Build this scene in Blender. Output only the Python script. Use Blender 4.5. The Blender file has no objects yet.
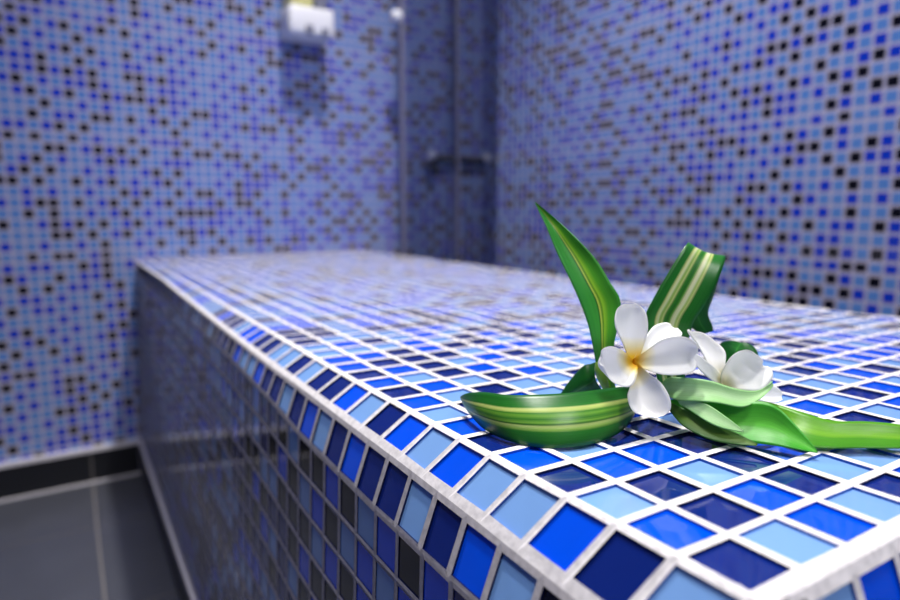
import bpy, math, random
from mathutils import Vector, Matrix
random.seed(11)
C = bpy.context.scene.collection
S = 0.02187                      # metres per wall-tile pitch (one drawing unit)
FLOOR = -26.7                    # floor height in drawing units, the lens is at 0

def W(x, y, z): return Vector((x*S, y*S, (z-FLOOR)*S))

# ------------------------------------------------------------------ camera
FPX = 633.6
RX = Vector((0.838983, -0.54415318, -0.00219965))
RY = Vector((0.07779365, 0.11594059, 0.99020499))
RZ = Vector((0.53856817, 0.83093627, -0.13960385))
cam = bpy.data.cameras.new('camera')
co = bpy.data.objects.new('camera', cam); C.objects.link(co)
M = Matrix((RX, RY, -RZ)).transposed().to_4x4()
M.translation = W(0, 0, 0)
co.matrix_world = M
cam.sensor_width = 36.0
cam.lens = FPX/900*36.0
cam.clip_start = 0.01
cam.dof.use_dof = True
cam.dof.focus_distance = 13.5*S
cam.dof.aperture_fstop = 5.0
bpy.context.scene.camera = co

def at(px, py, d):               # a sighted point at distance d (drawing units) from the lens
    return (RX*((px-450)/FPX) - RY*((py-300)/FPX) + RZ)*d
def on_bench(px, py, lift=0.03):
    """distance at which a sight line meets the bench top (plus a small lift)"""
    r = RX*((px-450)/FPX) - RY*((py-300)/FPX) + RZ
    h = -4.9
    for _ in range(6):
        p = r*(h/r.z); h = z_top(p.dot(YD))+lift
    return h/r.z

# ------------------------------------------------------------------ helpers
def lin(c):
    out = []
    for v in c:
        v /= 255.0
        out.append(v/12.92 if v <= 0.04045 else ((v+0.055)/1.055)**2.4)
    return (out[0], out[1], out[2], 1.0)

def new_mat(name):
    m = bpy.data.materials.new(name); m.use_nodes = True
    nt = m.node_tree
    return m, nt, nt.nodes['Principled BSDF'], nt.nodes['Material Output']

def plain(name, rgb, rough=0.5, metal=0.0, spec=0.5):
    m, nt, b, o = new_mat(name)
    b.inputs['Base Color'].default_value = lin(rgb)
    b.inputs['Roughness'].default_value = rough
    b.inputs['Metallic'].default_value = metal
    b.inputs['Specular IOR Level'].default_value = spec
    return m

class MB:
    def __init__(self): self.v = []; self.f = []; self.m = []; self.uv = []
    def add(self, vs, fs, mi=0):
        n = len(self.v); self.v += [tuple(p) for p in vs]
        for f in fs: self.f.append(tuple(i+n for i in f)); self.m.append(mi)
    def box(self, a, b, mi=0):
        (x0, y0, z0), (x1, y1, z1) = a, b
        vs = [W(x, y, z) for z in (z0, z1) for x, y in ((x0, y0), (x1, y0), (x1, y1), (x0, y1))]
        self.add(vs, [(3,2,1,0), (4,5,6,7), (0,1,5,4), (1,2,6,5), (2,3,7,6), (3,0,4,7)], mi)
    def tube(self, pts, rad, n=16, mi=0):
        # pts world vectors, rad a number or list
        rads = rad if isinstance(rad, (list, tuple)) else [rad]*len(pts)
        base = len(self.v); ref = None
        for i, p in enumerate(pts):
            t = (pts[min(i+1, len(pts)-1)]-pts[max(i-1, 0)])
            if t.length < 1e-9: t = pts[-1]-pts[0]
            t.normalize()
            if ref is None:
                ref = t.orthogonal().normalized()
            ref = (ref - t*ref.dot(t)).normalized(); b = t.cross(ref)
            for k in range(n):
                an = 2*math.pi*k/n
                self.v.append(tuple(p+(ref*math.cos(an)+b*math.sin(an))*rads[i]))
        for i in range(len(pts)-1):
            for k in range(n):
                a = base+i*n+k; b_ = base+i*n+(k+1) % n
                self.f.append((a, b_, b_+n, a+n)); self.m.append(mi)
        self.f.append(tuple(base+k for k in reversed(range(n)))); self.m.append(mi)
        e = base+(len(pts)-1)*n
        self.f.append(tuple(e+k for k in range(n))); self.m.append(mi)
    def build(self, name, mats, parent=None, smooth=False, origin=None):
        me = bpy.data.meshes.new(name)
        o = Vector(origin) if origin is not None else Vector((0, 0, 0))
        me.from_pydata([tuple(Vector(p)-o) for p in self.v], [], self.f)
        for m in (mats if isinstance(mats, list) else [mats]): me.materials.append(m)
        for p, mi in zip(me.polygons, self.m):
            p.material_index = mi; p.use_smooth = smooth
        if self.uv:
            l = me.uv_layers.new(name='uv')
            for p in me.polygons:
                for li in p.loop_indices: l.data[li].uv = self.uv[me.loops[li].vertex_index]
        me.update()
        ob = bpy.data.objects.new(name, me); C.objects.link(ob)
        ob.location = o
        if parent is not None:
            ob.parent = parent; ob.location = o-parent.location
        return ob

def bevel(o, w, seg=3):
    b = o.modifiers.new('bevel', 'BEVEL'); b.width = w; b.segments = seg; b.limit_method = 'ANGLE'
    for p in o.data.polygons: p.use_smooth = True
    return o

def thing(name, label, cat, loc, group=None):
    o = bpy.data.objects.new(name, None); C.objects.link(o)
    o.empty_display_size = 0.02
    o.location = loc; o['label'] = label; o['category'] = cat
    if group: o['group'] = group
    return o
def tag(o, label, cat, group=None):
    o['label'] = label; o['category'] = cat
    if group: o['group'] = group
    return o
def struct(o): o['kind'] = 'structure'; return o

# ------------------------------------------------------------------ materials
def mosaic(name, ax, pitch, off_u, off_v, grout, cols, weights, joint=11, gw=0.11):
    """small glass tiles laid in a grid; ax 'x' or 'y' = the horizontal axis of the wall"""
    m, nt, b, out = new_mat(name)
    N, L = nt.nodes, nt.links
    geo = N.new('ShaderNodeNewGeometry'); sep = N.new('ShaderNodeSeparateXYZ')
    L.new(geo.outputs['Position'], sep.inputs[0])
    def math_(op, a, b_=None, c_=None):
        n = N.new('ShaderNodeMath'); n.operation = op
        for i, v in enumerate((a, b_, c_)):
            if v is None: continue
            if isinstance(v, (int, float)): n.inputs[i].default_value = v
            else: L.new(v, n.inputs[i])
        return n.outputs[0]
    u = math_('MULTIPLY_ADD', sep.outputs[0 if ax == 'x' else 1], 1/(pitch*S), off_u)
    v = math_('MULTIPLY_ADD', sep.outputs[2], 1/(pitch*S), off_v)
    fu, fv = math_('FLOOR', u), math_('FLOOR', v)
    cx = N.new('ShaderNodeCombineXYZ'); L.new(fu, cx.inputs[0]); L.new(fv, cx.inputs[1])
    wn = N.new('ShaderNodeTexWhiteNoise'); wn.noise_dimensions = '2D'; L.new(cx.outputs[0], wn.inputs['Vector'])
    rp = N.new('ShaderNodeValToRGB'); rp.color_ramp.interpolation = 'CONSTANT'
    el = rp.color_ramp.elements; acc = 0
    el[0].position = 0; el[0].color = lin(cols[0]); el[1].position = weights[0]; el[1].color = lin(cols[1])
    acc = weights[0]
    for c, w in zip(cols[2:], weights[1:]):
        acc += w; e = el.new(acc); e.color = lin(c)
    # neighbouring chips tend to differ
    wv = math_('FRACT', math_('ADD', math_('MULTIPLY', wn.outputs['Value'], 0.5), math_('MULTIPLY_ADD', fu, 0.38, math_('MULTIPLY_ADD', fv, 0.5, 400.0))))
    L.new(wv, rp.inputs[0])
    au = math_('ABSOLUTE', math_('SUBTRACT', math_('FRACT', u), 0.5))
    av = math_('ABSOLUTE', math_('SUBTRACT', math_('FRACT', v), 0.5))
    # sheet joint: one row in every `joint` carries a wider seam
    jr = math_('COMPARE', math_('MODULO', math_('ADD', fv, 1100), joint), 0.0, 0.1)
    av2 = math_('MULTIPLY_ADD', jr, 0.06, av)
    mx = math_('MAXIMUM', au, av2)
    mr = N.new('ShaderNodeMapRange'); mr.inputs['From Min'].default_value = 0.5-gw-0.02; mr.inputs['From Max'].default_value = 0.5-gw+0.01
    L.new(mx, mr.inputs['Value'])
    mix = N.new('ShaderNodeMix'); mix.data_type = 'RGBA'
    L.new(mr.outputs[0], mix.inputs['Factor']); L.new(rp.outputs[0], mix.inputs['A']); mix.inputs['B'].default_value = lin(grout)
    L.new(mix.outputs['Result'], b.inputs['Base Color'])
    r2 = N.new('ShaderNodeMapRange'); r2.inputs['To Min'].default_value = 0.12; r2.inputs['To Max'].default_value = 0.7
    L.new(mr.outputs[0], r2.inputs['Value']); L.new(r2.outputs[0], b.inputs['Roughness'])
    bp = N.new('ShaderNodeBump'); bp.invert = True; bp.inputs['Distance'].default_value = 0.0006; bp.inputs['Strength'].default_value = 0.6
    L.new(mr.outputs[0], bp.inputs['Height']); L.new(bp.outputs[0], b.inputs['Normal'])
    return m

WALL_COLS = [(86,130,196), (18,54,184), (12,11,18)]
WALL_W = [0.45, 0.30, 0.25]
GROUT_W = (166,162,186)  # white grout with bluish light bounced off the tiles mixed into its colour
m_back = mosaic('blue_mosaic', 'x', 1.0, 0.0, 0.0, GROUT_W, WALL_COLS, WALL_W)
m_right = mosaic('blue_mosaic_side', 'y', 1.0, 0.0, 0.0, GROUT_W, WALL_COLS, WALL_W)
m_other = mosaic('blue_mosaic_other', 'y', 1.0, 0.0, 0.0, GROUT_W, WALL_COLS, WALL_W)
m_ceil = plain('white_paint', (235,235,238), 0.8)

def glass_tile(name, rgb, rough=0.06):
    m, nt, b, o = new_mat(name); N, L = nt.nodes, nt.links
    b.inputs['Base Color'].default_value = lin(rgb)
    b.inputs['Roughness'].default_value = rough
    b.inputs['Specular IOR Level'].default_value = 0.5
    b.inputs['Coat Weight'].default_value = 0.3; b.inputs['Coat Roughness'].default_value = 0.03
    tc = N.new('ShaderNodeNewGeometry'); nz = N.new('ShaderNodeTexNoise')
    nz.inputs['Scale'].default_value = 55; nz.inputs['Detail'].default_value = 1.0; nz.inputs['Distortion'].default_value = 0.5
    L.new(tc.outputs['Position'], nz.inputs['Vector'])
    bp = N.new('ShaderNodeBump'); bp.inputs['Distance'].default_value = 0.0008; bp.inputs['Strength'].default_value = 0.15
    b.inputs['Sheen Weight'].default_value = 0.12; b.inputs['Sheen Roughness'].default_value = 0.25
    L.new(nz.outputs[0], bp.inputs['Height']); L.new(bp.outputs[0], b.inputs['Normal']); L.new(bp.outputs[0], b.inputs['Coat Normal'])
    return m

def grout_mat(name, rgb):
    m, nt, b, o = new_mat(name); N, L = nt.nodes, nt.links
    g = N.new('ShaderNodeNewGeometry'); nz = N.new('ShaderNodeTexNoise')
    nz.inputs['Scale'].default_value = 260; nz.inputs['Detail'].default_value = 5
    L.new(g.outputs['Position'], nz.inputs['Vector'])
    rp = N.new('ShaderNodeValToRGB'); rp.color_ramp.elements[0].position = 0.35; rp.color_ramp.elements[1].position = 0.6
    rp.color_ramp.elements[0].color = lin([c*0.9 for c in rgb]); rp.color_ramp.elements[1].color = lin(rgb)
    L.new(nz.outputs[0], rp.inputs[0]); L.new(rp.outputs[0], b.inputs['Base Color'])
    b.inputs['Roughness'].default_value = 0.75
    bp = N.new('ShaderNodeBump'); bp.inputs['Distance'].default_value = 0.0006; bp.inputs['Strength'].default_value = 0.4
    L.new(nz.outputs[0], bp.inputs['Height']); L.new(bp.outputs[0], b.inputs['Normal'])
    return m

m_grout = grout_mat('white_grout', (232,228,228))
m_side_grout = grout_mat('shaded_white_grout', (176,172,176))  # the white grout again, darkened for the shade on the left face
m_light = glass_tile('light_blue_glass', (120,163,220))
m_blue = glass_tile('royal_blue_glass', (0,80,232))
m_navy = glass_tile('navy_glass', (14,36,114))
m_navy_shaded = glass_tile('shaded_navy_glass', (14,16,30))  # navy chips of the left face, with its shade put into the colour
m_edge = plain('blue_glass_edge', (18,84,178), 0.25)
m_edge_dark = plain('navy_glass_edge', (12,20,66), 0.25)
TILE_MATS = [m_grout, m_light, m_blue, m_navy, m_navy_shaded, m_edge, m_edge_dark]
SIDE_MATS = [m_side_grout, m_light, m_blue, m_navy, m_navy_shaded, m_edge_dark, m_edge_dark]

def floor_mat():
    m, nt, b, o = new_mat('dark_floor_tile'); N, L = nt.nodes, nt.links
    g = N.new('ShaderNodeNewGeometry'); nz = N.new('ShaderNodeTexNoise'); nz.inputs['Scale'].default_value = 9; nz.inputs['Detail'].default_value = 4
    L.new(g.outputs['Position'], nz.inputs['Vector'])
    rp = N.new('ShaderNodeValToRGB'); rp.color_ramp.elements[0].color = lin((56,58,66)); rp.color_ramp.elements[1].color = lin((76,78,86))
    L.new(nz.outputs[0], rp.inputs[0]); L.new(rp.outputs[0], b.inputs['Base Color'])
    b.inputs['Roughness'].default_value = 0.32
    return m
m_floor = floor_mat()
m_floor_grout = plain('floor_grout', (112,108,108), 0.8)
m_skirt = plain('black_skirting', (24,25,30), 0.35)
m_trim = plain('pale_trim', (214,210,216), 0.5)
m_chrome = plain('chrome', (225,225,230), 0.35, 0.5)
m_dkmetal = plain('dark_metal', (26,27,32), 0.35, 0.3)
m_alu = plain('brushed_aluminium', (150,148,165), 0.4, 0.7)

# ------------------------------------------------------------------ room
BY, RXW, LX, FY, CZ = 70.12, 50.475, -50.0, -62.0, 84.0
def slab(name, a, b, mat):
    mb = MB(); mb.box(a, b); return struct(mb.build(name, mat))
slab('wall_back', (LX-3, BY, FLOOR-3), (RXW+3, BY+3, CZ), m_back)
slab('wall_right', (RXW, FY, FLOOR-3), (RXW+3, BY, CZ), m_right)
slab('wall_left', (LX-3, FY, FLOOR-3), (LX, BY, CZ), m_other)
slab('wall_front', (LX-3, FY-3, FLOOR-3), (RXW+3, FY, CZ), m_back)
slab('ceiling', (LX-3, FY-3, CZ), (RXW+3, BY+3, CZ+3), m_ceil)

# floor: dark tiles in a grey bed, laid square to the bench
A0 = -0.0304876
XD = Vector((math.cos(A0), math.sin(A0), 0)); YD = Vector((-math.sin(A0), math.cos(A0), 0))
def fb(x, y, z):                 # bench frame -> world
    p = XD*x+YD*y; return W(p.x, p.y, z)
fl = MB()
fl.box((LX, FY, FLOOR-3), (RXW, BY, FLOOR-0.05), 0)
fx, fy, TW = 0.55, 59.35, 13.7
for i in range(-4, 5):
    for j in range(-10, 2):
        x0, y0 = fx+i*TW+0.09, fy+j*TW+0.09
        x1, y1 = x0+TW-0.18, y0+TW-0.18
        cs = []
        for x, y in ((x0, y0), (x1, y0), (x1, y1), (x0, y1)):
            p = XD*x+YD*y
            cs.append((min(max(p.x, LX), RXW), min(max(p.y, FY), BY)))
        if abs(cs[0][0]-cs[1][0]) < 0.3 or abs(cs[0][1]-cs[3][1]) < 0.3: continue
        vs = [W(a, b, FLOOR-0.06) for a, b in cs]+[W(a, b, FLOOR) for a, b in cs]
        fl.add(vs, [(4,5,6,7), (0,1,5,4), (1,2,6,5), (2,3,7,6), (3,0,4,7)], 1)
struct(fl.build('floor', [m_floor_grout, m_floor]))

# black tiled skirting with a pale capping, along the back wall
sk = MB()
jx = 2.67
for x0, x1 in ((LX, jx-13.7*3), (jx-13.7*3+.2, jx-13.7*2), (jx-13.7*2+.2, jx-13.7), (jx-13.7+.2, jx), (jx+.2, 7.0)):
    if x1 > x0: sk.box((x0, BY-0.5, FLOOR), (x1, BY, -23.55), 0)
sk.box((LX, BY-0.3, FLOOR), (7.0, BY, -23.6), 1)
sk.box((LX, BY-0.6, -23.55), (7.0, BY, -23.2), 2)
sk.box((LX, BY-0.75, FLOOR), (7.0, BY-0.5, FLOOR+0.12), 2)
struct(sk.build('baseboard_back', [m_skirt, m_floor_grout, m_trim]))

# ------------------------------------------------------------------ tiled bench
U = 1.14205; OX, OY = 8.17261, 18.02005
XR = 32.95                        # right edge, square to the room
def lerp(t, xs, ys):
    if t <= xs[0]: return ys[0]
    for a, b, c, d in zip(xs, xs[1:], ys, ys[1:]):
        if t <= b: return c+(d-c)*(t-a)/(b-a)
    return ys[-1]
def z_top(y):   return lerp(y, [4, 18, 30, 70], [-4.80, -4.97, -4.95, -4.82])
def z_crest(y): return lerp(y, [4, 7.5, 9.4, 12.7, 16, 19, 23, 28.7, 43, 50, 72], [-5.92, -5.86, -5.80, -5.75, -5.72, -5.68, -5.66, -5.54, -5.20, -5.01, -4.93])
def x_crest(y): return lerp(y, [12, 25, 45], [6.25, 6.15, 6.0])
def z_cham(y):  return lerp(y, [4, 13, 18.5, 22, 30, 72], [-6.92, -6.98, -6.88, -6.58, -6.28, -6.05])
X1, XC, XM = OX-U, 6.0, 5.8
def surf(s, y):
    """cross-section of the bench: s in tile pitches from the lattice line, falling to the left"""
    if s >= -1: return OX+s*U, z_top(y)
    if s >= -2:
        t = -1-s
        return X1+(x_crest(y)-X1)*t, z_top(y)+(z_crest(y)-z_top(y))*(t*0.82+t*t*0.18)
    if s >= -3:
        t = -2-s
        return x_crest(y)+(XM-x_crest(y))*t, z_crest(y)+(z_cham(y)-z_crest(y))*t
    d = (-3-s)*U
    return XM-d*0.043, z_cham(y)-d
def P_surf(s, k):
    y = OY-k*U
    x, z = surf(s, y); return fb(x, y, z)
def n_surf(s, k):
    e = 0.02
    a = P_surf(s+e, k)-P_surf(s-e, k); b = P_surf(s, k-e)-P_surf(s, k+e)
    return a.cross(b).normalized()

def tile(mb, quad, nrm, mi, h=-0.045, bev=0.0):
    """one glass chip: flat top, narrow polished bevel, sides sunk in the grout"""
    c = sum(quad, Vector())/4
    ins = [p+(c-p)*bev*1.3 for p in quad]
    top = [p+nrm*h*S for p in ins]
    mid = [p-nrm*0.05*S for p in quad]
    low = [p-nrm*0.08*S for p in quad]
    f = [(0,1,2,3)]
    for i in range(4):
        j = (i+1) % 4
        f.append((4+i, 4+j, j, i)); f.append((8+i, 8+j, 4+j, 4+i))
    mb.add(top+mid+low, f, mi)

def cell(mb, out, inn, nrm, hs, mi):
    """grout around one chip: a low ridge on the cell outline falling to the chip; hs = ridge height at each corner"""
    o = [p+nrm*h*S for p, h in zip(out, hs)]
    i1 = [p+nrm*0.012*S for p in inn]
    i2 = [p-nrm*0.07*S for p in inn]
    f = []
    for i in range(4):
        j = (i+1) % 4
        f.append((i, j, 4+j, 4+i))
    mb.add(o+i1, f, 0)
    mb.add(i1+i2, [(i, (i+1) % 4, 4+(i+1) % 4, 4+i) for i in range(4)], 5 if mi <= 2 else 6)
RIDGE = 0.026

KNOWN = {}
def put(i, txt, k0):
    for n, ch in enumerate(txt):
        if ch != '.': KNOWN[(i, k0+n)] = ch
# colours as laid, nearest the flower and the near corner (l light, b royal, n navy)
put(-2, 'lnblnblbllbbnl', -2+0)
put(-2, 'nblnblbllbnl', 0)
put(-1, 'bnbnblbnbnlbn', -1)
put(0, 'nblbl.lblnnl', -1)
for k, ch in ((6,'l'), (7,'l'), (8,'b'), (9,'n'), (10,'n'), (11,'l'), (2,'b'), (3,'l'), (4,'n'), (5,'b')): KNOWN[(0, k)] = ch
for k, ch in ((0,'n'), (1,'n'), (2,'l'), (3,'n'), (4,'b'), (8,'b'), (9,'l'), (10,'b'), (11,'b')): KNOWN[(1, k)] = ch
for k, ch in ((-1,'n'), (0,'l'), (1,'b'), (2,'n'), (3,'l'), (9,'n'), (10,'n'), (11,'l')): KNOWN[(2, k)] = ch
for k, ch in ((-2,'n'), (-1,'l'), (0,'b'), (1,'l'), (2,'b'), (9,'b'), (10,'l'), (11,'n')): KNOWN[(3, k)] = ch
for k, ch in ((-2,'n'), (-1,'b'), (0,'n'), (1,'l'), (10,'l'), (11,'b')): KNOWN[(4, k)] = ch
for k, ch in ((-2,'l'), (-1,'b'), (0,'l')): KNOWN[(5, k)] = ch
KNOWN[(6, -2)] = 'n'
for i, k, ch in ((8,8,'n'), (9,8,'b'), (7,8,'l'), (8,7,'l'), (9,7,'l'), (10,7,'b'), (11,7,'n'), (10,6,'b'), (9,6,'n'),
                 (7,7,'n'), (8,9,'b'), (7,9,'l'), (6,8,'b'), (10,8,'l'), (11,6,'l'), (12,6,'b'), (12,5,'b'), (11,5,'n')):
    KNOWN[(i, k)] = ch
IDX = {'l': 1, 'b': 2, 'n': 3, 'k': 4}
def pick(i, k, w=(0.40, 0.31, 0.29, 0.0)):
    if (i, k) in KNOWN: return IDX[KNOWN[(i, k)]]
    r = random.random(); a = 0
    for n, x in enumerate(w):
        a += x
        if r < a: return n+1
    return 1

KFAR, KNEAR = -46, 12
YN = OY-12*U                      # last lattice line at the near end
YE = YN-0.22                      # plane of the near face
bench = thing('tiled_bench', 'low built-in bench covered in blue and white-grouted glass mosaic tiles', 'bench', fb(18, 36, FLOOR))

G = 0.075                          # half a grout joint, in tile pitches
def jit(): return random.uniform(-0.012, 0.012)
top = MB()
# grout bed of the top, as a strip grid from the crest to the right edge
ys = [BY+0.9-0.0*i for i in range(1)]
ks = [KFAR-0.6+0.5*n for n in range(int((KNEAR-KFAR+0.6)/0.5)+1)]+[KNEAR]
def right_s(k):
    # where the right edge (world x = XR) cuts the row, in tile pitches
    y = OY-k*U
    return ((XR+y*math.sin(A0))/math.cos(A0)-OX)/U
cols = [-1, 0, 6, 12]
sink = Vector((0, 0, 0.10*S))
def strip(mb, grid):
    n = len(grid[0])
    mb.add([p for row in grid for p in row], [((r+1)*n+c, (r+1)*n+c+1, r*n+c+1, r*n+c) for r in range(len(grid)-1) for c in range(n-1)], 0)
strip(top, [[P_surf(s, k)-sink for s in cols]+[P_surf(right_s(k), k)-sink] for k in ks])
# rounded nose at the near end
nose = []
for dz, dy in ((0.12, 0.0), (0.0, 0.0), (0.02, 0.10), (0.06, 0.17), (0.16, 0.22)):
    row = []
    for s in (-2, -1.75, -1.5, -1.25, -1, 0, 6, 12, right_s(KNEAR)):
        x, z = surf(s, YN); row.append(fb(x, YN-dy, z-dz))
    nose.append(row)
strip(top, nose)
def skew(s, k):                   # the edge course was laid slightly askew
    return k-0.36*max(0.0, -1-s)*min(1.0, max(0.0, 12-k))
for k in range(KFAR, KNEAR):
    smax = right_s(k+0.5)
    i = -2
    while i < smax-0.25:
        a, b = i+G, min(i+1-G, smax-0.10)
        if i == -2: a = -2+0.17
        k0, k1 = k+G, k+1-G
        if b-a > 0.15:
            q = [(a, k1), (b, k1), (b, k0), (a, k0)]
            q = [P_surf(s+jit(), skew(s, kk)+jit()) for s, kk in q]
            n = (q[1]-q[0]).cross(q[3]-q[0]).normalized() if i == -2 else n_surf((a+b)/2, (k0+k1)/2)
            mi = pick(i, k)
            tile(top, q, n, mi)
            e1 = i+1 if i+1 < smax-0.25 else None
            o = [P_surf(i, skew(i, k+1)), P_surf(e1 if e1 is not None else right_s(k+1), k+1), P_surf(e1 if e1 is not None else right_s(k), k), P_surf(i, skew(i, k))]
            hl = 0 if i <= -1 else RIDGE; hr = 0 if i <= -2 else RIDGE
            kn = 0 if k == KNEAR-1 else RIDGE
            cell(top, o, q, n, [min(hl, kn), min(hr, kn), hr, hl], mi)
        i += 1
top.build('seat_top', TILE_MATS, bench)

# left face: leaning upper course and upright courses down to the trim
side = MB()
ROWS = 15
svals = [-2, -2.5, -3]+[-3-n for n in range(1, ROWS+1)]
S_END = -3-(23.2-6.95)/U
svals = [s for s in svals if s > S_END]+[S_END-0.6]
ks2 = [KFAR-0.6+n for n in range(KNEAR-KFAR+1)]+[KNEAR+0.36/U]
KE = 12+0.22/U
g2 = [[P_surf(s, min(k, KE))+XD*0.10*S-Vector((0, 0, 0.03*S)) for s in svals] for k in ks2]
for r in range(len(g2)):
    g2[r][-1].z = (-23.2-FLOOR)*S
nc = len(svals)
side.add([p for row in g2 for p in row], [(r*nc+c, r*nc+c+1, (r+1)*nc+c+1, (r+1)*nc+c) for r in range(len(g2)-1) for c in range(nc-1)], 0)
SK = {}
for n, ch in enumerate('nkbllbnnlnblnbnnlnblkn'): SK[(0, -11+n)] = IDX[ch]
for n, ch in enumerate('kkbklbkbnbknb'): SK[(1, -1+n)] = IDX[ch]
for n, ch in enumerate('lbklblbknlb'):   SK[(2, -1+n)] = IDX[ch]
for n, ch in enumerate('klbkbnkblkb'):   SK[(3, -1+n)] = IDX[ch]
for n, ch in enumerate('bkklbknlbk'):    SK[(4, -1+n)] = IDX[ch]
def tile_side(row, k, s0, s1, koff):
    a, b = s0-G, s1+G
    if row == 0: a = s0-0.11
    q = [(b, k+1-G), (a, k+1-G), (a, k+G), (b, k+G)]
    if k+koff > KE-0.35: return
    q = [P_surf(s+jit(), min(kk+koff+jit(), 12.13)) for s, kk in q]
    n = n_surf((a+b)/2, k+0.5+koff)
    r = SK.get((row, k))
    if r is None:
        x = random.random(); r = 1 if x < 0.27 else 2 if x < 0.44 else 3 if x < 0.70 else 4  # dark chips favoured here to carry the shade of this face
    tile(side, q, n, r, -0.045 if row == 0 else -0.012)
    o = [P_surf(s1, min(k+1+koff, KE)), P_surf(s0, min(k+1+koff, KE)), P_surf(s0, min(k+koff, KE)), P_surf(s1, min(k+koff, KE))]
    ht = 0 if row <= 1 else RIDGE; hb = 0 if row == 0 else RIDGE
    cell(side, o, q, n, [hb, ht, ht, hb], r)
for k in range(KFAR, KNEAR):
    tile_side(0, k, -2, -3, 0.30)
    for row in range(1, ROWS):
        s0 = -3-(row-1)
        if s0-1 < S_END-0.4: break
        tile_side(row, k, s0, max(s0-1, S_END), 0.43)
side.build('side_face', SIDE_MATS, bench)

# near face
end = MB()
xl, xr = 5.82, (XR+YE*math.sin(A0))/math.cos(A0)
zt = z_top(YN)
LEAN = 0.42
def end_y(z): return YE-LEAN*min(1.0, max(0.0, (zt-0.16-z)/1.12))
sv = [-1, -1.25, -1.5, -1.75, -2, -2.5, -3, -4, -6, -9, -13, S_END]
side_prof = [surf(q, YN) for q in sv]
def prof_x(z): return lerp(-z, [-p[1] for p in side_prof], [p[0] for p in side_prof])
rows = []
for z in (zt-0.16, -5.2, -5.5, -5.8, zt-0.16-1.12, -6.5, -6.95, -9, -12, -17, -23.2):
    rows.append([fb(prof_x(z) if x is None else x, end_y(z)+0.07, z-0.02) for x in (None, 7.3, 8, 14, 20, xr)])
strip(end, [list(reversed(r)) for r in rows])
# grout bead closing the corner to the left face
bead = []
for q in sv:
    x, z = surf(q, YN)
    bead.append([fb(x+0.12, YE+0.5, z), fb(x, YE, z), fb(x, end_y(z)+0.04, z), fb(x+0.12, end_y(z)-0.01, z), fb(x+0.5, end_y(z)+0.02, z)])
strip(end, bead)
def end_pt(x, d):
    """point on the near face at distance d (pitches) below the nose"""
    if d <= 1: return fb(x, YE-LEAN*d, zt-0.16-1.12*d)
    return fb(x, YE-LEAN-0.002*(d-1), zt-1.28-(d-1)*U)
EC = {(0, 0): 1, (1, 0): 2, (2, 0): 3, (3, 0): 1, (-1, 0): 3}
for r in range(0, 17):
    if zt-1.28-r*U < -23.2: break
    for i in range(-2, 22):
        x0, x1 = OX+i*U-0.32, OX+(i+1)*U-0.32
        lim = X1 if r == 0 else 6.2 if r == 1 else XM
        if x1 > xr-0.1 or x0 < lim-0.1: continue
        g = G*U
        q = [end_pt(x0+g, r+1-G), end_pt(x1-g, r+1-G), end_pt(x1-g, r+G), end_pt(x0+g, r+G)]
        n = (q[1]-q[0]).cross(q[3]-q[0]).normalized()
        mi = EC.get((i, r)) or pick(1000+i, 1000+r, (0.33, 0.3, 0.37, 0))
        tile(end, q, n, mi)
        o = [end_pt(x0, r+1), end_pt(x1, r+1), end_pt(x1, r), end_pt(x0, r)]
        cell(end, o, q, n, [0, 0, 0, 0], mi)
end.build('end_face', TILE_MATS, bench)

# right face and closing back, plain tiled shell
rf = MB()
for n in range(0, 15):
    z0 = z_top(30)-0.3-n*U
rf.add([W(XR, YE, FLOOR), W(XR, BY, FLOOR), W(XR, BY, z_top(70)), W(XR, 30, z_top(30)), W(XR, 18, z_top(18)), W(XR, YE+0.3, z_top(YE))], [(0,1,2,3,4,5)], 0)
rf.build('right_face', m_right, bench)
# pale metal trim at the foot of the mosaic, dark plinth beneath
tr = MB()
def beam(mb, x0, x1, z0, z1, y0=YE, y1=72.6, mi=0):
    # clipped to the back wall
    def yy(x): return (BY+x*math.sin(-A0)*1.0)/math.cos(A0)
    vs = [fb(x, y, z) for z in (z0, z1) for x, y in ((x0, y0), (x1, y0), (x1, yy(x1)), (x0, yy(x0)))]
    mb.add(vs, [(3,2,1,0), (4,5,6,7), (0,1,5,4), (1,2,6,5), (2,3,7,6), (3,0,4,7)], mi)
beam(tr, 4.93, 5.4, -23.55, -23.1)
tr.build('base_trim', m_trim, bench)
pl = MB(); beam(pl, 5.0, 5.5, FLOOR, -23.55)
pl.build('plinth', m_skirt, bench)

# ------------------------------------------------------------------ leaves and flowers
def catmull(pts, n):
    out = []
    P = [pts[0]]+list(pts)+[pts[-1]]
    segs = len(pts)-1
    for m in range(n+1):
        t = m/n*segs; i = min(int(t), segs-1); f = t-i
        p0, p1, p2, p3 = P[i], P[i+1], P[i+2], P[i+3]
        out.append(0.5*((2*p1)+(p2-p0)*f+(2*p0-5*p1+4*p2-p3)*f*f+(3*p1-p0-3*p2+p3)*f*f*f))
    return out

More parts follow.
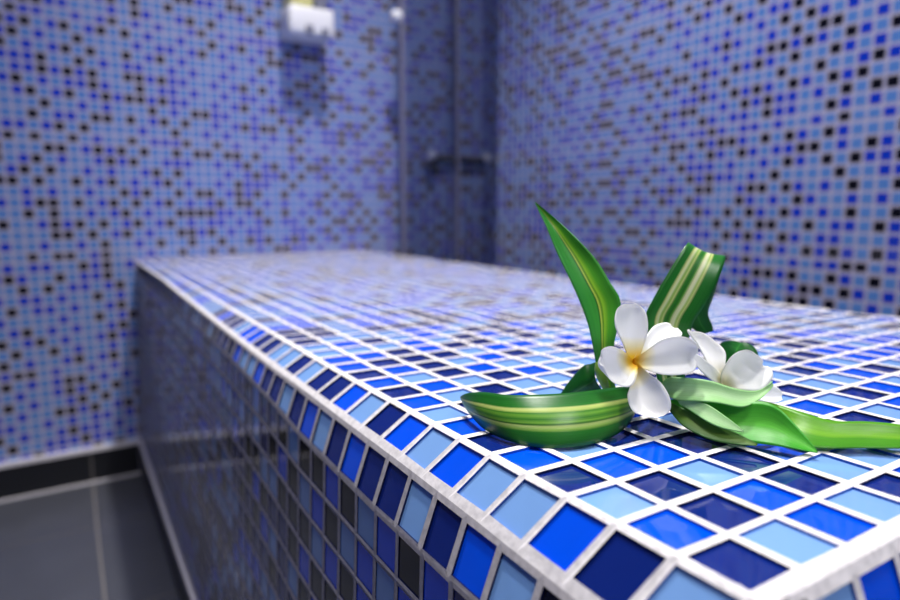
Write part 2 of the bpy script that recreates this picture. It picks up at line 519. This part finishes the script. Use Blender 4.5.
def blade(name, st, mat, camber=0.1, thick=0.035, n=44, m=12, parent=None, origin=None, ripple=0.0, roll=0.0, mats2=None):
    """a leaf or petal: stations of (left point, right point) from base to tip, lofted, cambered and given thickness"""
    Lp = catmull([a for a, b in st], n); Rp = catmull([b for a, b in st], n)
    mids = [(a+b)/2 for a, b in zip(Lp, Rp)]
    nr = []
    for i in range(n+1):
        t = mids[min(i+1, n)]-mids[max(i-1, 0)]
        w = Rp[i]-Lp[i]
        if w.length < 1e-6: w = Rp[max(i-1, 1)]-Lp[max(i-1, 1)]
        v = w.cross(t)
        nr.append(v.normalized() if v.length > 1e-9 else (nr[-1] if nr else Vector((0, 0, 1))))
    for _ in range(2):
        nr = [(nr[max(i-1, 0)]+nr[i]*2+nr[min(i+1, n)]).normalized() for i in range(n+1)]
    mb = MB(); front = []
    for i in range(n+1):
        wd = (Rp[i]-Lp[i]).length
        for j in range(m+1):
            v = j/m
            c = camber*math.sin(math.pi*v)*min(1.0, wd/0.8)
            c += ripple*math.sin(i*0.55+v*2.2)*(0.3+abs(v-0.5))
            c += roll*(abs(2*v-1)**4)*min(1.0, wd/0.8)
            p = Lp[i]+(Rp[i]-Lp[i])*v+nr[i]*c
            front.append((p, nr[i], i/n, v))
    for sgn in (1, -1):
        for p, q, a, b in front:
            x = p+q*(thick*0.5*sgn)
            mb.v.append(tuple(W(*x))); mb.uv.append((a, b))
    N1 = (n+1)*(m+1)
    idx = lambda i, j: i*(m+1)+j
    for i in range(n):
        for j in range(m):
            q = (idx(i, j), idx(i+1, j), idx(i+1, j+1), idx(i, j+1))
            mb.f.append(tuple(reversed(q))); mb.m.append(0)
            mb.f.append(tuple(x+N1 for x in q)); mb.m.append(1 if mats2 else 0)
    rim = [idx(i, 0) for i in range(n+1)]+[idx(n, j) for j in range(1, m+1)]+[idx(i, m) for i in range(n-1, -1, -1)]+[idx(0, j) for j in range(m-1, 0, -1)]
    for a, b in zip(rim, rim[1:]+rim[:1]):
        mb.f.append((a, b, b+N1, a+N1)); mb.m.append(0)
    ms = [mat]+([mats2] if mats2 else [])
    return mb.build(name, ms, parent, True, origin)

def leaf_mat(name, stops, rough=0.32, transl=0.22, wob=0.05):
    """stripes running along the blade: colour by place across the width"""
    m, nt, b, out = new_mat(name); N, L = nt.nodes, nt.links
    uv = N.new('ShaderNodeUVMap'); uv.uv_map = 'uv'
    sp = N.new('ShaderNodeSeparateXYZ'); L.new(uv.outputs[0], sp.inputs[0])
    mp = N.new('ShaderNodeMapping'); mp.inputs['Scale'].default_value = (1.2, 34.0, 1.0); L.new(uv.outputs[0], mp.inputs[0])
    nz = N.new('ShaderNodeTexNoise'); nz.inputs['Scale'].default_value = 1.6; nz.inputs['Detail'].default_value = 3; L.new(mp.outputs[0], nz.inputs['Vector'])
    a = N.new('ShaderNodeMath'); a.operation = 'MULTIPLY_ADD'; L.new(nz.outputs[0], a.inputs[0]); a.inputs[1].default_value = wob; L.new(sp.outputs[1], a.inputs[2])
    s = N.new('ShaderNodeMath'); s.operation = 'SUBTRACT'; L.new(a.outputs[0], s.inputs[0]); s.inputs[1].default_value = wob*0.5
    rp = N.new('ShaderNodeValToRGB'); el = rp.color_ramp.elements
    el[0].position = stops[0][0]; el[0].color = lin(stops[0][1]); el[1].position = stops[1][0]; el[1].color = lin(stops[1][1])
    for p, c in stops[2:]:
        e = el.new(p); e.color = lin(c)
    L.new(s.outputs[0], rp.inputs[0])
    hs = N.new('ShaderNodeMix'); hs.data_type = 'RGBA'; hs.blend_type = 'MULTIPLY'; hs.inputs['Factor'].default_value = 0.5
    r2 = N.new('ShaderNodeValToRGB'); r2.color_ramp.elements[0].position = 0.3; r2.color_ramp.elements[0].color = (0.55, 0.6, 0.5, 1); r2.color_ramp.elements[1].position = 0.6; r2.color_ramp.elements[1].color = (1, 1, 1, 1)
    L.new(nz.outputs[0], r2.inputs[0]); L.new(rp.outputs[0], hs.inputs['A']); L.new(r2.outputs[0], hs.inputs['B'])
    L.new(hs.outputs['Result'], b.inputs['Base Color'])
    b.inputs['Roughness'].default_value = rough
    bp = N.new('ShaderNodeBump'); bp.inputs['Distance'].default_value = 0.0002; bp.inputs['Strength'].default_value = 0.4
    L.new(nz.outputs[0], bp.inputs['Height']); L.new(bp.outputs[0], b.inputs['Normal'])
    tr = N.new('ShaderNodeBsdfTranslucent'); L.new(hs.outputs['Result'], tr.inputs['Color'])
    mx = N.new('ShaderNodeMixShader'); mx.inputs[0].default_value = transl
    L.new(b.outputs[0], mx.inputs[1]); L.new(tr.outputs[0], mx.inputs[2]); L.new(mx.outputs[0], out.inputs['Surface'])
    return m

DK, MD, BR, YL = (22,88,30), (44,128,36), (86,172,44), (216,226,140)
m_strip = leaf_mat('striped_leaf', [(0, (24,100,30)), (0.28, (42,126,36)), (0.31, (214,228,130)), (0.36, (196,218,110)), (0.40, (70,140,40)), (0.45, (120,180,56)), (0.52, (60,132,38)), (0.58, (126,184,60)), (0.62, (44,104,30)), (0.65, (200,222,124)), (0.71, (150,196,80)), (0.75, (46,130,38)), (1.0, (26,98,28))])
m_fold = leaf_mat('folded_striped_leaf', [(0, (34,112,34)), (0.20, (44,134,44)), (0.24, YL), (0.29, (232,238,180)), (0.33, (150,196,84)), (0.38, (206,222,130)), (0.42, (60,138,44)), (0.48, (40,120,36)), (0.53, (96,164,56)), (0.56, (230,236,172)), (0.62, (240,244,200)), (0.66, (176,208,104)), (0.70, (216,228,140)), (0.74, (40,124,40)), (1.0, (36,116,38))])
m_mid = leaf_mat('midrib_leaf', [(0, (58,156,60)), (0.40, (66,170,56)), (0.45, (34,112,28)), (0.48, (215,236,90)), (0.53, (80,150,30)), (0.57, (172,226,56)), (0.70, (104,196,48)), (1.0, (60,162,48))])
m_dark = leaf_mat('dark_leaf', [(0, (24,98,28)), (0.48, (30,112,32)), (0.5, (60,140,50)), (0.55, (28,104,30)), (1.0, (22,90,26))])
m_bright = leaf_mat('bright_leaf', [(0, (70,184,46)), (0.5, (104,206,66)), (1.0, (60,174,44))], 0.35, 0.3)
m_lime = leaf_mat('lime_leaf', [(0, (96,172,30)), (0.45, (130,196,40)), (0.55, (86,164,30)), (1.0, (70,150,26))], 0.35, 0.3)
m_pale = leaf_mat('pale_leaf_underside', [(0, (164,218,144)), (0.5, (186,228,166)), (1.0, (154,214,132))], 0.4, 0.25)
m_under = leaf_mat('leaf_underside', [(0, (60,120,40)), (0.5, (110,150,50)), (1.0, (50,110,36))], 0.45, 0.3)
m_stem = plain('green_stem', (128,170,52), 0.5)

def petal_mat(name, c0, c1, c2):
    m, nt, b, out = new_mat(name); N, L = nt.nodes, nt.links
    uv = N.new('ShaderNodeUVMap'); uv.uv_map = 'uv'; sp = N.new('ShaderNodeSeparateXYZ'); L.new(uv.outputs[0], sp.inputs[0])
    rp = N.new('ShaderNodeValToRGB'); el = rp.color_ramp.elements
    el[0].position = 0.0; el[0].color = lin(c0); el[1].position = 0.30; el[1].color = lin((252,252,250))
    e = el.new(0.09); e.color = lin(c1); e = el.new(0.18); e.color = lin(c2)
    L.new(sp.outputs[0], rp.inputs[0]); L.new(rp.outputs[0], b.inputs['Base Color'])
    b.inputs['Roughness'].default_value = 0.45
    mp = N.new('ShaderNodeMapping'); mp.inputs['Scale'].default_value = (2, 18, 1); L.new(uv.outputs[0], mp.inputs[0])
    nz = N.new('ShaderNodeTexNoise'); nz.inputs['Scale'].default_value = 1.5; L.new(mp.outputs[0], nz.inputs['Vector'])
    bp = N.new('ShaderNodeBump'); bp.inputs['Distance'].default_value = 0.0003; bp.inputs['Strength'].default_value = 0.35
    L.new(nz.outputs[0], bp.inputs['Height']); L.new(bp.outputs[0], b.inputs['Normal'])
    tr = N.new('ShaderNodeBsdfTranslucent'); L.new(rp.outputs[0], tr.inputs['Color'])
    mx = N.new('ShaderNodeMixShader'); mx.inputs[0].default_value = 0.38
    L.new(b.outputs[0], mx.inputs[1]); L.new(tr.outputs[0], mx.inputs[2]); L.new(mx.outputs[0], out.inputs['Surface'])
    return m
m_petal = petal_mat('white_petal', (242,186,16), (250,216,60), (252,244,200))
m_petal_plain = petal_mat('plain_white_petal', (240,228,160), (248,242,210), (252,250,240))

LG = 'loose leaves around the frangipani flowers'
def ST(*rows):
    """rows of (lx, ly, ld, rx, ry, rd); d None = lying on the bench"""
    out = []
    for lx, ly, ld, rx, ry, rd in rows:
        if ld is None: ld = on_bench(lx, ly)
        if rd is None: rd = on_bench(rx, ry)
        out.append((at(lx, ly, ld), at(rx, ry, rd)))
    return out

# striped strip standing on its long edge, bowed toward the viewer (left = upper edge)
def ob(x, y): return on_bench(x, y)
o = blade('curled_leaf', ST(
    (636, 392, 14.7, 634, 410, ob(634, 412)),
    (628, 387, 14.5, 630, 422, ob(630, 424)),
    (610, 388, 14.1, 614, 436, ob(614, 437)),
    (580, 392, 13.7, 584, 445.5, ob(584, 446)),
    (545, 394.5, 13.6, 546, 448, ob(546, 448)),
    (510, 395, 13.75, 512, 442, ob(512, 442.5)),
    (484, 392, 14.3, 486, 430, ob(486, 431)),
    (468, 393, 14.9, 470, 414, 15.0),
    (461, 396, 15.3, 462, 400, 15.35)), m_strip, camber=-0.12)
tag(o, 'yellow-striped green leaf curled on its edge, at the left of the white flowers', 'leaf', LG)

# tall upright leaf
tall = blade('pointed_leaf', ST(
    (607, 400, 15.0, 618, 400, 15.0),
    (598, 372, 14.9, 613, 372, 14.9),
    (594, 352, 14.85, 613, 350, 14.85),
    (588, 325, 14.8, 619, 318, 14.8),
    (580, 302, 14.8, 620, 300, 14.8),
    (571, 282, 14.85, 611, 284, 14.85),
    (558, 255, 14.95, 597, 261, 14.95),
    (548, 231, 15.05, 576, 238, 15.05),
    (541, 216, 15.15, 557, 220, 15.15),
    (535, 202.5, 15.2, 536, 203, 15.2)), m_mid, camber=-0.16, ripple=0.012)
mb = MB()
mb.tube([W(*at(x, y, d)) for x, y, d in ((599, 362, 14.75), (600, 369, 14.72), (602, 377, 14.75), (606, 388, 14.85))], [0.09*S, 0.13*S, 0.12*S, 0.08*S], 12)
mb.build('leaf_stalk', m_stem, tall, True)
tag(tall, 'tall pointed green leaf standing upright behind the open white flower', 'leaf', LG)

# folded-over leaf with two cream stripes
o = blade('folded_leaf', ST(
    (660, 396, 15.3, 684, 396, 15.4),
    (652, 350, 15.0, 686, 356, 15.2),
    (645, 320, 14.9, 692, 326, 15.1),
    (654, 298, 14.9, 706, 303, 15.05),
    (670, 270, 15.0, 718, 279, 15.05),
    (683, 249, 15.15, 724, 263, 15.2),
    (688, 243, 15.4, 725, 256, 15.5),
    (688, 247, 15.8, 723, 262, 15.9),
    (680, 270, 16.1, 715, 292, 16.2),
    (680, 300, 16.2, 708, 312, 16.3),
    (686, 322, 16.3, 712, 325, 16.4),
    (700, 334, 16.4, 713, 331, 16.4)), m_fold, camber=-0.08, n=70, mats2=m_dark)
tag(o, 'green leaf with two cream stripes folded over at the top', 'leaf', LG)

# small dark leaf behind the curled strip
o = blade('small_leaf', ST(
    (596, 362, 15.3, 604, 392, 15.2),
    (590, 364, 15.35, 600, 394, 15.3),
    (583, 366, 15.4, 594, 397, 15.4),
    (575, 374, 15.5, 585, 400, 15.5),
    (567, 384, 15.6, 574, 400, 15.6),
    (559, 396, 15.7, 560, 398, 15.7)), m_dark, camber=-0.30)
tag(o, 'small dark green leaf tip peeping out behind the striped curled leaf', 'leaf', LG)

# dark leaf behind the second flower
o = blade('short_leaf', ST(
    (722, 398, 15.7, 752, 396, 15.7),
    (720, 370, 15.5, 757, 372, 15.6),
    (718, 350, 15.5, 758, 358, 15.6),
    (721, 343, 15.6, 756, 350, 15.7),
    (730, 341.5, 15.8, 750, 345, 15.8),
    (738, 342, 15.9, 744, 343, 15.9)), m_dark, camber=-0.1)
tag(o, 'short dark green leaf standing upright behind the half-hidden white flower', 'leaf', LG)

# long lime leaf running out to the right
def low(x, y): return on_bench(x, y, 0.06)
o = blade('long_leaf', ST(
    (744, 400, 14.4, 740, 424, 13.9),
    (770, 403, 14.0, 775, 436, 13.3),
    (800, 412, 13.5, 804, 446, 12.8),
    (832, 421, 13.2, 830, 448, 12.65),
    (868, 422, 13.1, 864, 448, 12.65),
    (905, 426, 13.0, 902, 448, low(902, 448)-0.25),
    (950, 438, 12.9, 950, 446, low(950, 446))), m_lime, camber=-0.10)
tag(o, 'long lime green leaf reaching furthest right across the tiles', 'leaf', LG)

# big bright leaf, tip pointing right, with its olive underside on the left
o = blade('broad_leaf', ST(
    (668, 400, 14.3, 670, 404, 14.3),
    (690, 398, 13.9, 682, 417, 13.9),
    (712, 400, 13.6, 704, 431, 13.35),
    (738, 404, 13.35, 730, 439, 13.05),
    (760, 402, 13.2, 756, 443, 12.85),
    (778, 408, 13.0, 778, 446, 12.65),
    (798, 428, 12.75, 796, 449, 12.5),
    (818, 452, 12.45, 817, 453, 12.45)), m_bright, camber=-0.14)
tag(o, 'broad bright green leaf lying in front with its tip pointing right', 'leaf', LG)

o = blade('narrow_leaf', ST(
    (670, 402, 14.1, 668, 408, 14.1),
    (690, 412, 13.6, 682, 425, 13.5),
    (715, 424, 13.2, 706, 438, 13.1),
    (738, 434, 12.95, 732, 444, 12.85),
    (758, 444, 12.7, 756, 446, 12.7)), m_under, camber=-0.05)
tag(o, 'narrow olive green leaf beneath the broad bright leaf', 'leaf', LG)

o = blade('slender_leaf', ST(
    (676, 398, 13.75, 680, 404, 13.7),
    (690, 399, 13.55, 691, 411, 13.45),
    (708, 405, 13.3, 706, 421, 13.15),
    (726, 417, 13.05, 722, 428, 12.95),
    (744, 431, 12.85, 743, 432, 12.85)), m_pale, camber=-0.05)
tag(o, 'slender pale green leaf lying on the left part of the broad bright leaf', 'leaf', LG)

# pale leaf that curls over below the second flower
o = blade('pale_leaf', ST(
    (661, 386, 14.3, 664, 392, 14.25),
    (668, 378, 14.0, 676, 400, 13.7),
    (686, 378, 13.75, 696, 401, 13.4),
    (710, 381, 13.55, 718, 403, 13.25),
    (736, 389, 13.45, 742, 407, 13.2),
    (756, 391, 13.5, 757, 401, 13.3),
    (768, 385, 13.6, 768, 392, 13.5),
    (772, 381, 13.8, 773, 385, 13.75)), m_pale, camber=-0.12, mats2=m_bright)
tag(o, 'pale green leaf showing its underside, curled below the second flower', 'leaf', LG)

# ---- flowers
def flower(name, label, base_px, base_d, petals, stem_to, pm):
    c = W(*at(*base_px, base_d))
    t = thing(name, label, 'flower', c, 'white frangipani flowers on the bench')
    for rows, cam_, roll in petals:
        blade('petal', ST(*rows), pm, camber=cam_, thick=0.04, n=30, m=12, parent=t, origin=c, roll=roll)
    mb = MB()
    a = at(base_px[0], base_px[1], base_d+0.10)
    b = at(*stem_to)
    pts = [W(*(a+(b-a)*q)) for q in (0, 0.25, 0.5, 0.75, 1)]
    mb.tube(pts, [0.13*S, 0.10*S, 0.085*S, 0.085*S, 0.09*S], 12)
    mb.build('stem', m_stem, t, True, c)
    return t

f1 = flower('frangipani_flower', 'open white frangipani with yellow throat facing the viewer', (633, 362), 14.0, [
    # upper right petal (behind)
    ([(631, 364, 14.03, 636, 366, 14.02), (637, 352, 14.05, 650, 356, 14.0), (645, 338, 14.2, 668, 346, 14.1), (653, 328, 14.4, 680, 338, 14.2), (664, 324, 14.55, 681, 334, 14.35), (670, 325, 14.6, 677, 329, 14.5)], -0.12, 0.05),
    # top petal
    ([(630, 364, 14.0, 636, 364, 14.0), (623, 345, 13.95, 643, 345, 14.0), (614.5, 327, 13.95, 646.5, 330, 14.05), (615, 313, 14.05, 645.5, 316, 14.1), (620, 306, 14.1, 641, 308, 14.15), (628, 304.5, 14.15, 635, 304, 14.15)], -0.16, 0.06),
    # right petal
    ([(633, 359, 13.98, 634, 366, 13.98), (648, 350, 13.9, 646, 370, 13.85), (664, 340, 13.8, 662, 375, 13.65), (681, 337.5, 13.75, 679, 375.5, 13.55), (693, 343, 13.7, 691, 372, 13.55), (696, 353, 13.7, 695, 362, 13.65)], -0.22, 0.10),
    # lower petal
    ([(635, 360, 13.95, 629, 366, 13.97), (648, 373, 13.8, 630, 386, 13.85), (661, 384, 13.65, 627.5, 398, 13.7), (669, 398, 13.5, 632, 411, 13.5), (669.5, 410, 13.45, 642, 415.5, 13.4), (663, 416, 13.4, 656, 418, 13.4)], -0.20, 0.06),
    # left petal
    ([(636, 366, 13.93, 631, 360, 13.95), (634, 376, 13.75, 620, 352, 13.8), (628, 387, 13.6, 609, 347.5, 13.7), (616, 385.5, 13.5, 601.5, 349, 13.6), (606, 376, 13.5, 600, 354, 13.6), (602.5, 366, 13.5, 600.5, 360, 13.55)], -0.18, 0.10),
], (652, 398, 15.0), m_petal)

f2 = flower('frangipani_flower', 'half-hidden white frangipani turned away to the right, behind the pale leaf', (722, 380), 14.3, [
    # narrow left petal seen edge-on
    ([(722, 386, 14.2, 724, 380, 14.2), (710, 379, 14.0, 716, 369, 14.05), (700, 370, 13.95, 706, 361, 14.0), (693, 362, 13.95, 698, 355, 14.0), (690.5, 356, 13.95, 692, 353.5, 14.0)], -0.06, 0.02),
    # pointed upper petal
    ([(718, 385, 14.3, 724, 383, 14.3), (708, 366, 14.25, 724, 366, 14.3), (697, 347, 14.3, 723, 353, 14.4), (689, 335, 14.4, 713, 343, 14.5), (686.5, 331, 14.45, 703, 335, 14.55), (689, 330.5, 14.5, 695, 332, 14.52)], -0.14, 0.08),
    # broad right petal
    ([(720, 386, 14.2, 726, 388, 14.2), (722, 370, 14.05, 742, 389, 13.95), (730, 356, 14.0, 760, 390, 13.9), (742, 351, 14.05, 768, 380, 13.95), (755, 357, 14.1, 769, 372, 14.05), (762, 362.5, 14.15, 766, 367, 14.12)], -0.28, 0.12),
    # petal underneath, peeping out lower right
    ([(724, 382, 14.4, 724, 390, 14.4), (745, 380, 14.5, 745, 396, 14.3), (765, 384, 14.6, 764, 402, 14.35), (776, 388, 14.65, 775, 403, 14.4), (782, 394, 14.65, 782, 400, 14.5)], -0.12, 0.04),
    # rear petal, hidden
    ([(722, 384, 14.4, 727, 384, 14.4), (724, 370, 14.8, 742, 372, 14.8), (728, 362, 15.1, 750, 366, 15.1), (734, 362, 15.3, 746, 364, 15.3)], -0.1, 0.04),
], (716, 404, 14.9), m_petal_plain)

# ------------------------------------------------------------------ soap dispenser on the back wall
dc = W(27.2, BY, 19.2)
t = thing('soap_dispenser', 'white wall-mounted soap dispenser at the top of the back wall', 'dispenser', dc)
def part_box(name, a, b, mat, parent, w=0.25, seg=3):
    mb = MB(); mb.box(a, b); ob_ = mb.build(name, mat, parent, False, parent.location)
    return bevel(ob_, w*S, seg)
m_white = plain('white_plastic', (232,232,236), 0.35)
m_soap = plain('pale_yellow_soap', (226,222,150), 0.2)
m_grey = plain('grey_plastic', (120,122,140), 0.4)
part_box('housing', (23.5, BY-3.6, 18.3), (28.5, BY+0.15, 21.2), m_white, t, 0.4)
part_box('reservoir', (23.9, BY-3.2, 21.2), (26.4, BY-0.4, 27.5), m_soap, t, 0.5)
part_box('reservoir', (26.7, BY-2.6, 21.2), (28.3, BY-0.4, 27.5), m_grey, t, 0.4)
part_box('push_button', (25.2, BY-3.95, 18.35), (26.0, BY-3.5, 19.3), m_grey, t, 0.12)
part_box('push_button', (27.0, BY-3.95, 18.35), (27.7, BY-3.5, 19.2), m_grey, t, 0.12)

# ------------------------------------------------------------------ shower mixer with riser on the back wall
t = thing('shower_mixer', 'dark shower mixer bar with chrome end knobs, in the far corner behind glass', 'shower mixer', W(45.4, BY, 6.5))
mb = MB(); mb.tube([W(41.9, BY-2.0, 6.35), W(49.2, BY-2.0, 6.35)], 0.55*S, 20); mb.build('mixer_body', m_dkmetal, t, True, t.location)
for x0, x1 in ((40.9, 41.9), (49.1, 50.0)):
    mb = MB(); pts = [W(x0+(x1-x0)*q, BY-2.3, 6.8) for q in (0, 0.15, 0.5, 0.85, 1)]
    mb.tube(pts, [0.35*S, 0.55*S, 0.62*S, 0.55*S, 0.35*S], 20); o = mb.build('control_knob', m_chrome, t, True, t.location); o['label'] = 'round chrome knob'
for x in (42.8, 48.2):
    mb = MB(); mb.tube([W(x, BY, 6.35), W(x, BY-1.9, 6.35)], 0.45*S, 16); mb.build('wall_union', m_dkmetal, t, True, t.location)
mb = MB(); mb.tube([W(41.6, BY-1.9, 6.0), W(41.7, BY-2.2, 5.2), W(42.0, BY-2.7, 4.4)], [0.5*S, 0.55*S, 0.6*S], 16); mb.build('spout', m_dkmetal, t, True, t.location)
mb = MB(); mb.tube([W(45.4, BY-2.0, 6.3), W(45.4, BY-2.0, 45)], 0.26*S, 14); mb.build('riser_pipe', m_dkmetal, t, True, t.location)

# ------------------------------------------------------------------ glass shower screen in front of the back wall corner
m_glass, nt, b, out = new_mat('smoked_glass')
N, L = nt.nodes, nt.links
trn = N.new('ShaderNodeBsdfTransparent'); trn.inputs[0].default_value = (0.95, 0.96, 0.98, 1)
gl = N.new('ShaderNodeBsdfGlossy'); gl.inputs['Roughness'].default_value = 0.02
fr = N.new('ShaderNodeFresnel'); fr.inputs['IOR'].default_value = 1.45
mx = N.new('ShaderNodeMixShader'); L.new(fr.outputs[0], mx.inputs[0]); L.new(trn.outputs[0], mx.inputs[1]); L.new(gl.outputs[0], mx.inputs[2])
L.new(mx.outputs[0], out.inputs['Surface'])
YG = 66.6
t = thing('shower_screen', 'tinted glass shower screen with slim metal edges in the far corner', 'shower screen', W(45, YG, FLOOR))
def pbox(name, a, b_, mat, label=None):
    mb = MB(); mb.box(a, b_); o = mb.build(name, mat, t, False, t.location)
    if label: o['label'] = label
    return o
pbox('glass_pane', (36.9, YG-0.18, FLOOR+0.4), (44.3, YG+0.18, 62), m_glass)
pbox('glass_pane', (44.3, YG-0.18, FLOOR+0.4), (RXW-0.1, YG+0.18, 62), m_glass)
pbox('edge_profile', (36.45, YG-0.32, FLOOR), (36.95, YG+0.32, 62), m_alu, 'slim brushed metal edge of the screen')
pbox('middle_profile', (44.2, YG-0.28, FLOOR), (44.42, YG+0.28, 62), m_alu)
mb = MB()
kp = W(*at(396.5, 16, 1.0))
kd = (YG-1.2)/at(396.5, 16, 1.0).y
kc = at(396.5, 16, kd)
pts = [W(kc.x, kc.y-0.55+1.1*q, kc.z) for q in (0, 0.12, 0.5, 0.88, 1)]
mb.tube(pts, [0.35*S, 0.58*S, 0.66*S, 0.58*S, 0.35*S], 20)
mb.tube([W(kc.x, kc.y, kc.z), W(36.7, YG, kc.z)], 0.2*S, 10)
o = mb.build('door_knob', m_white, t, True, t.location); o['label'] = 'small round white knob'

# ------------------------------------------------------------------ lights
def area(name, loc, size, power, color=(1, 1, 1), target=None):
    l = bpy.data.lights.new(name, 'AREA'); l.shape = 'DISK'; l.size = size; l.energy = power; l.color = color
    o = bpy.data.objects.new(name, l); C.objects.link(o); o.location = loc
    d = (Vector(target)-Vector(loc)) if target is not None else Vector((0, 0, -1))
    o.rotation_euler = d.to_track_quat('-Z', 'Y').to_euler()
    return o
def spot(loc, power, ang, blend=0.9, color=(1, 1, 1), radius=0.06, target=None):
    l = bpy.data.lights.new('ceiling_downlight', 'SPOT'); l.energy = power; l.color = color
    l.spot_size = math.radians(ang); l.spot_blend = blend; l.shadow_soft_size = radius
    o = bpy.data.objects.new('ceiling_downlight', l); C.objects.link(o); o.location = loc
    d = (Vector(target)-Vector(loc)) if target is not None else Vector((0, 0, -1))
    o.rotation_euler = d.to_track_quat('-Z', 'Y').to_euler()
WARM = (1, 0.965, 0.93)
spot(W(24, 37, CZ-1), 115, 75, 0.9, WARM, 0.05)
spot(W(3, 10, CZ-1), 52, 80, 0.9, WARM, 0.16)
area('front_fill', W(10, -50, 78), 0.8, 17.5, (1, 0.98, 0.96), W(18, 12, -4))  # added fill from behind the camera, to brighten petals and leaf fronts
wd = bpy.data.worlds.new('world'); bpy.context.scene.world = wd
wd.use_nodes = True
wd.node_tree.nodes['Background'].inputs[0].default_value = (0.5, 0.55, 0.7, 1)
wd.node_tree.nodes['Background'].inputs[1].default_value = 0.2

vs_ = bpy.context.scene.view_settings
vs_.view_transform = 'Standard'; vs_.look = 'None'; vs_.gamma = 1.0; vs_.use_curve_mapping = False
vs_.exposure = 0.76
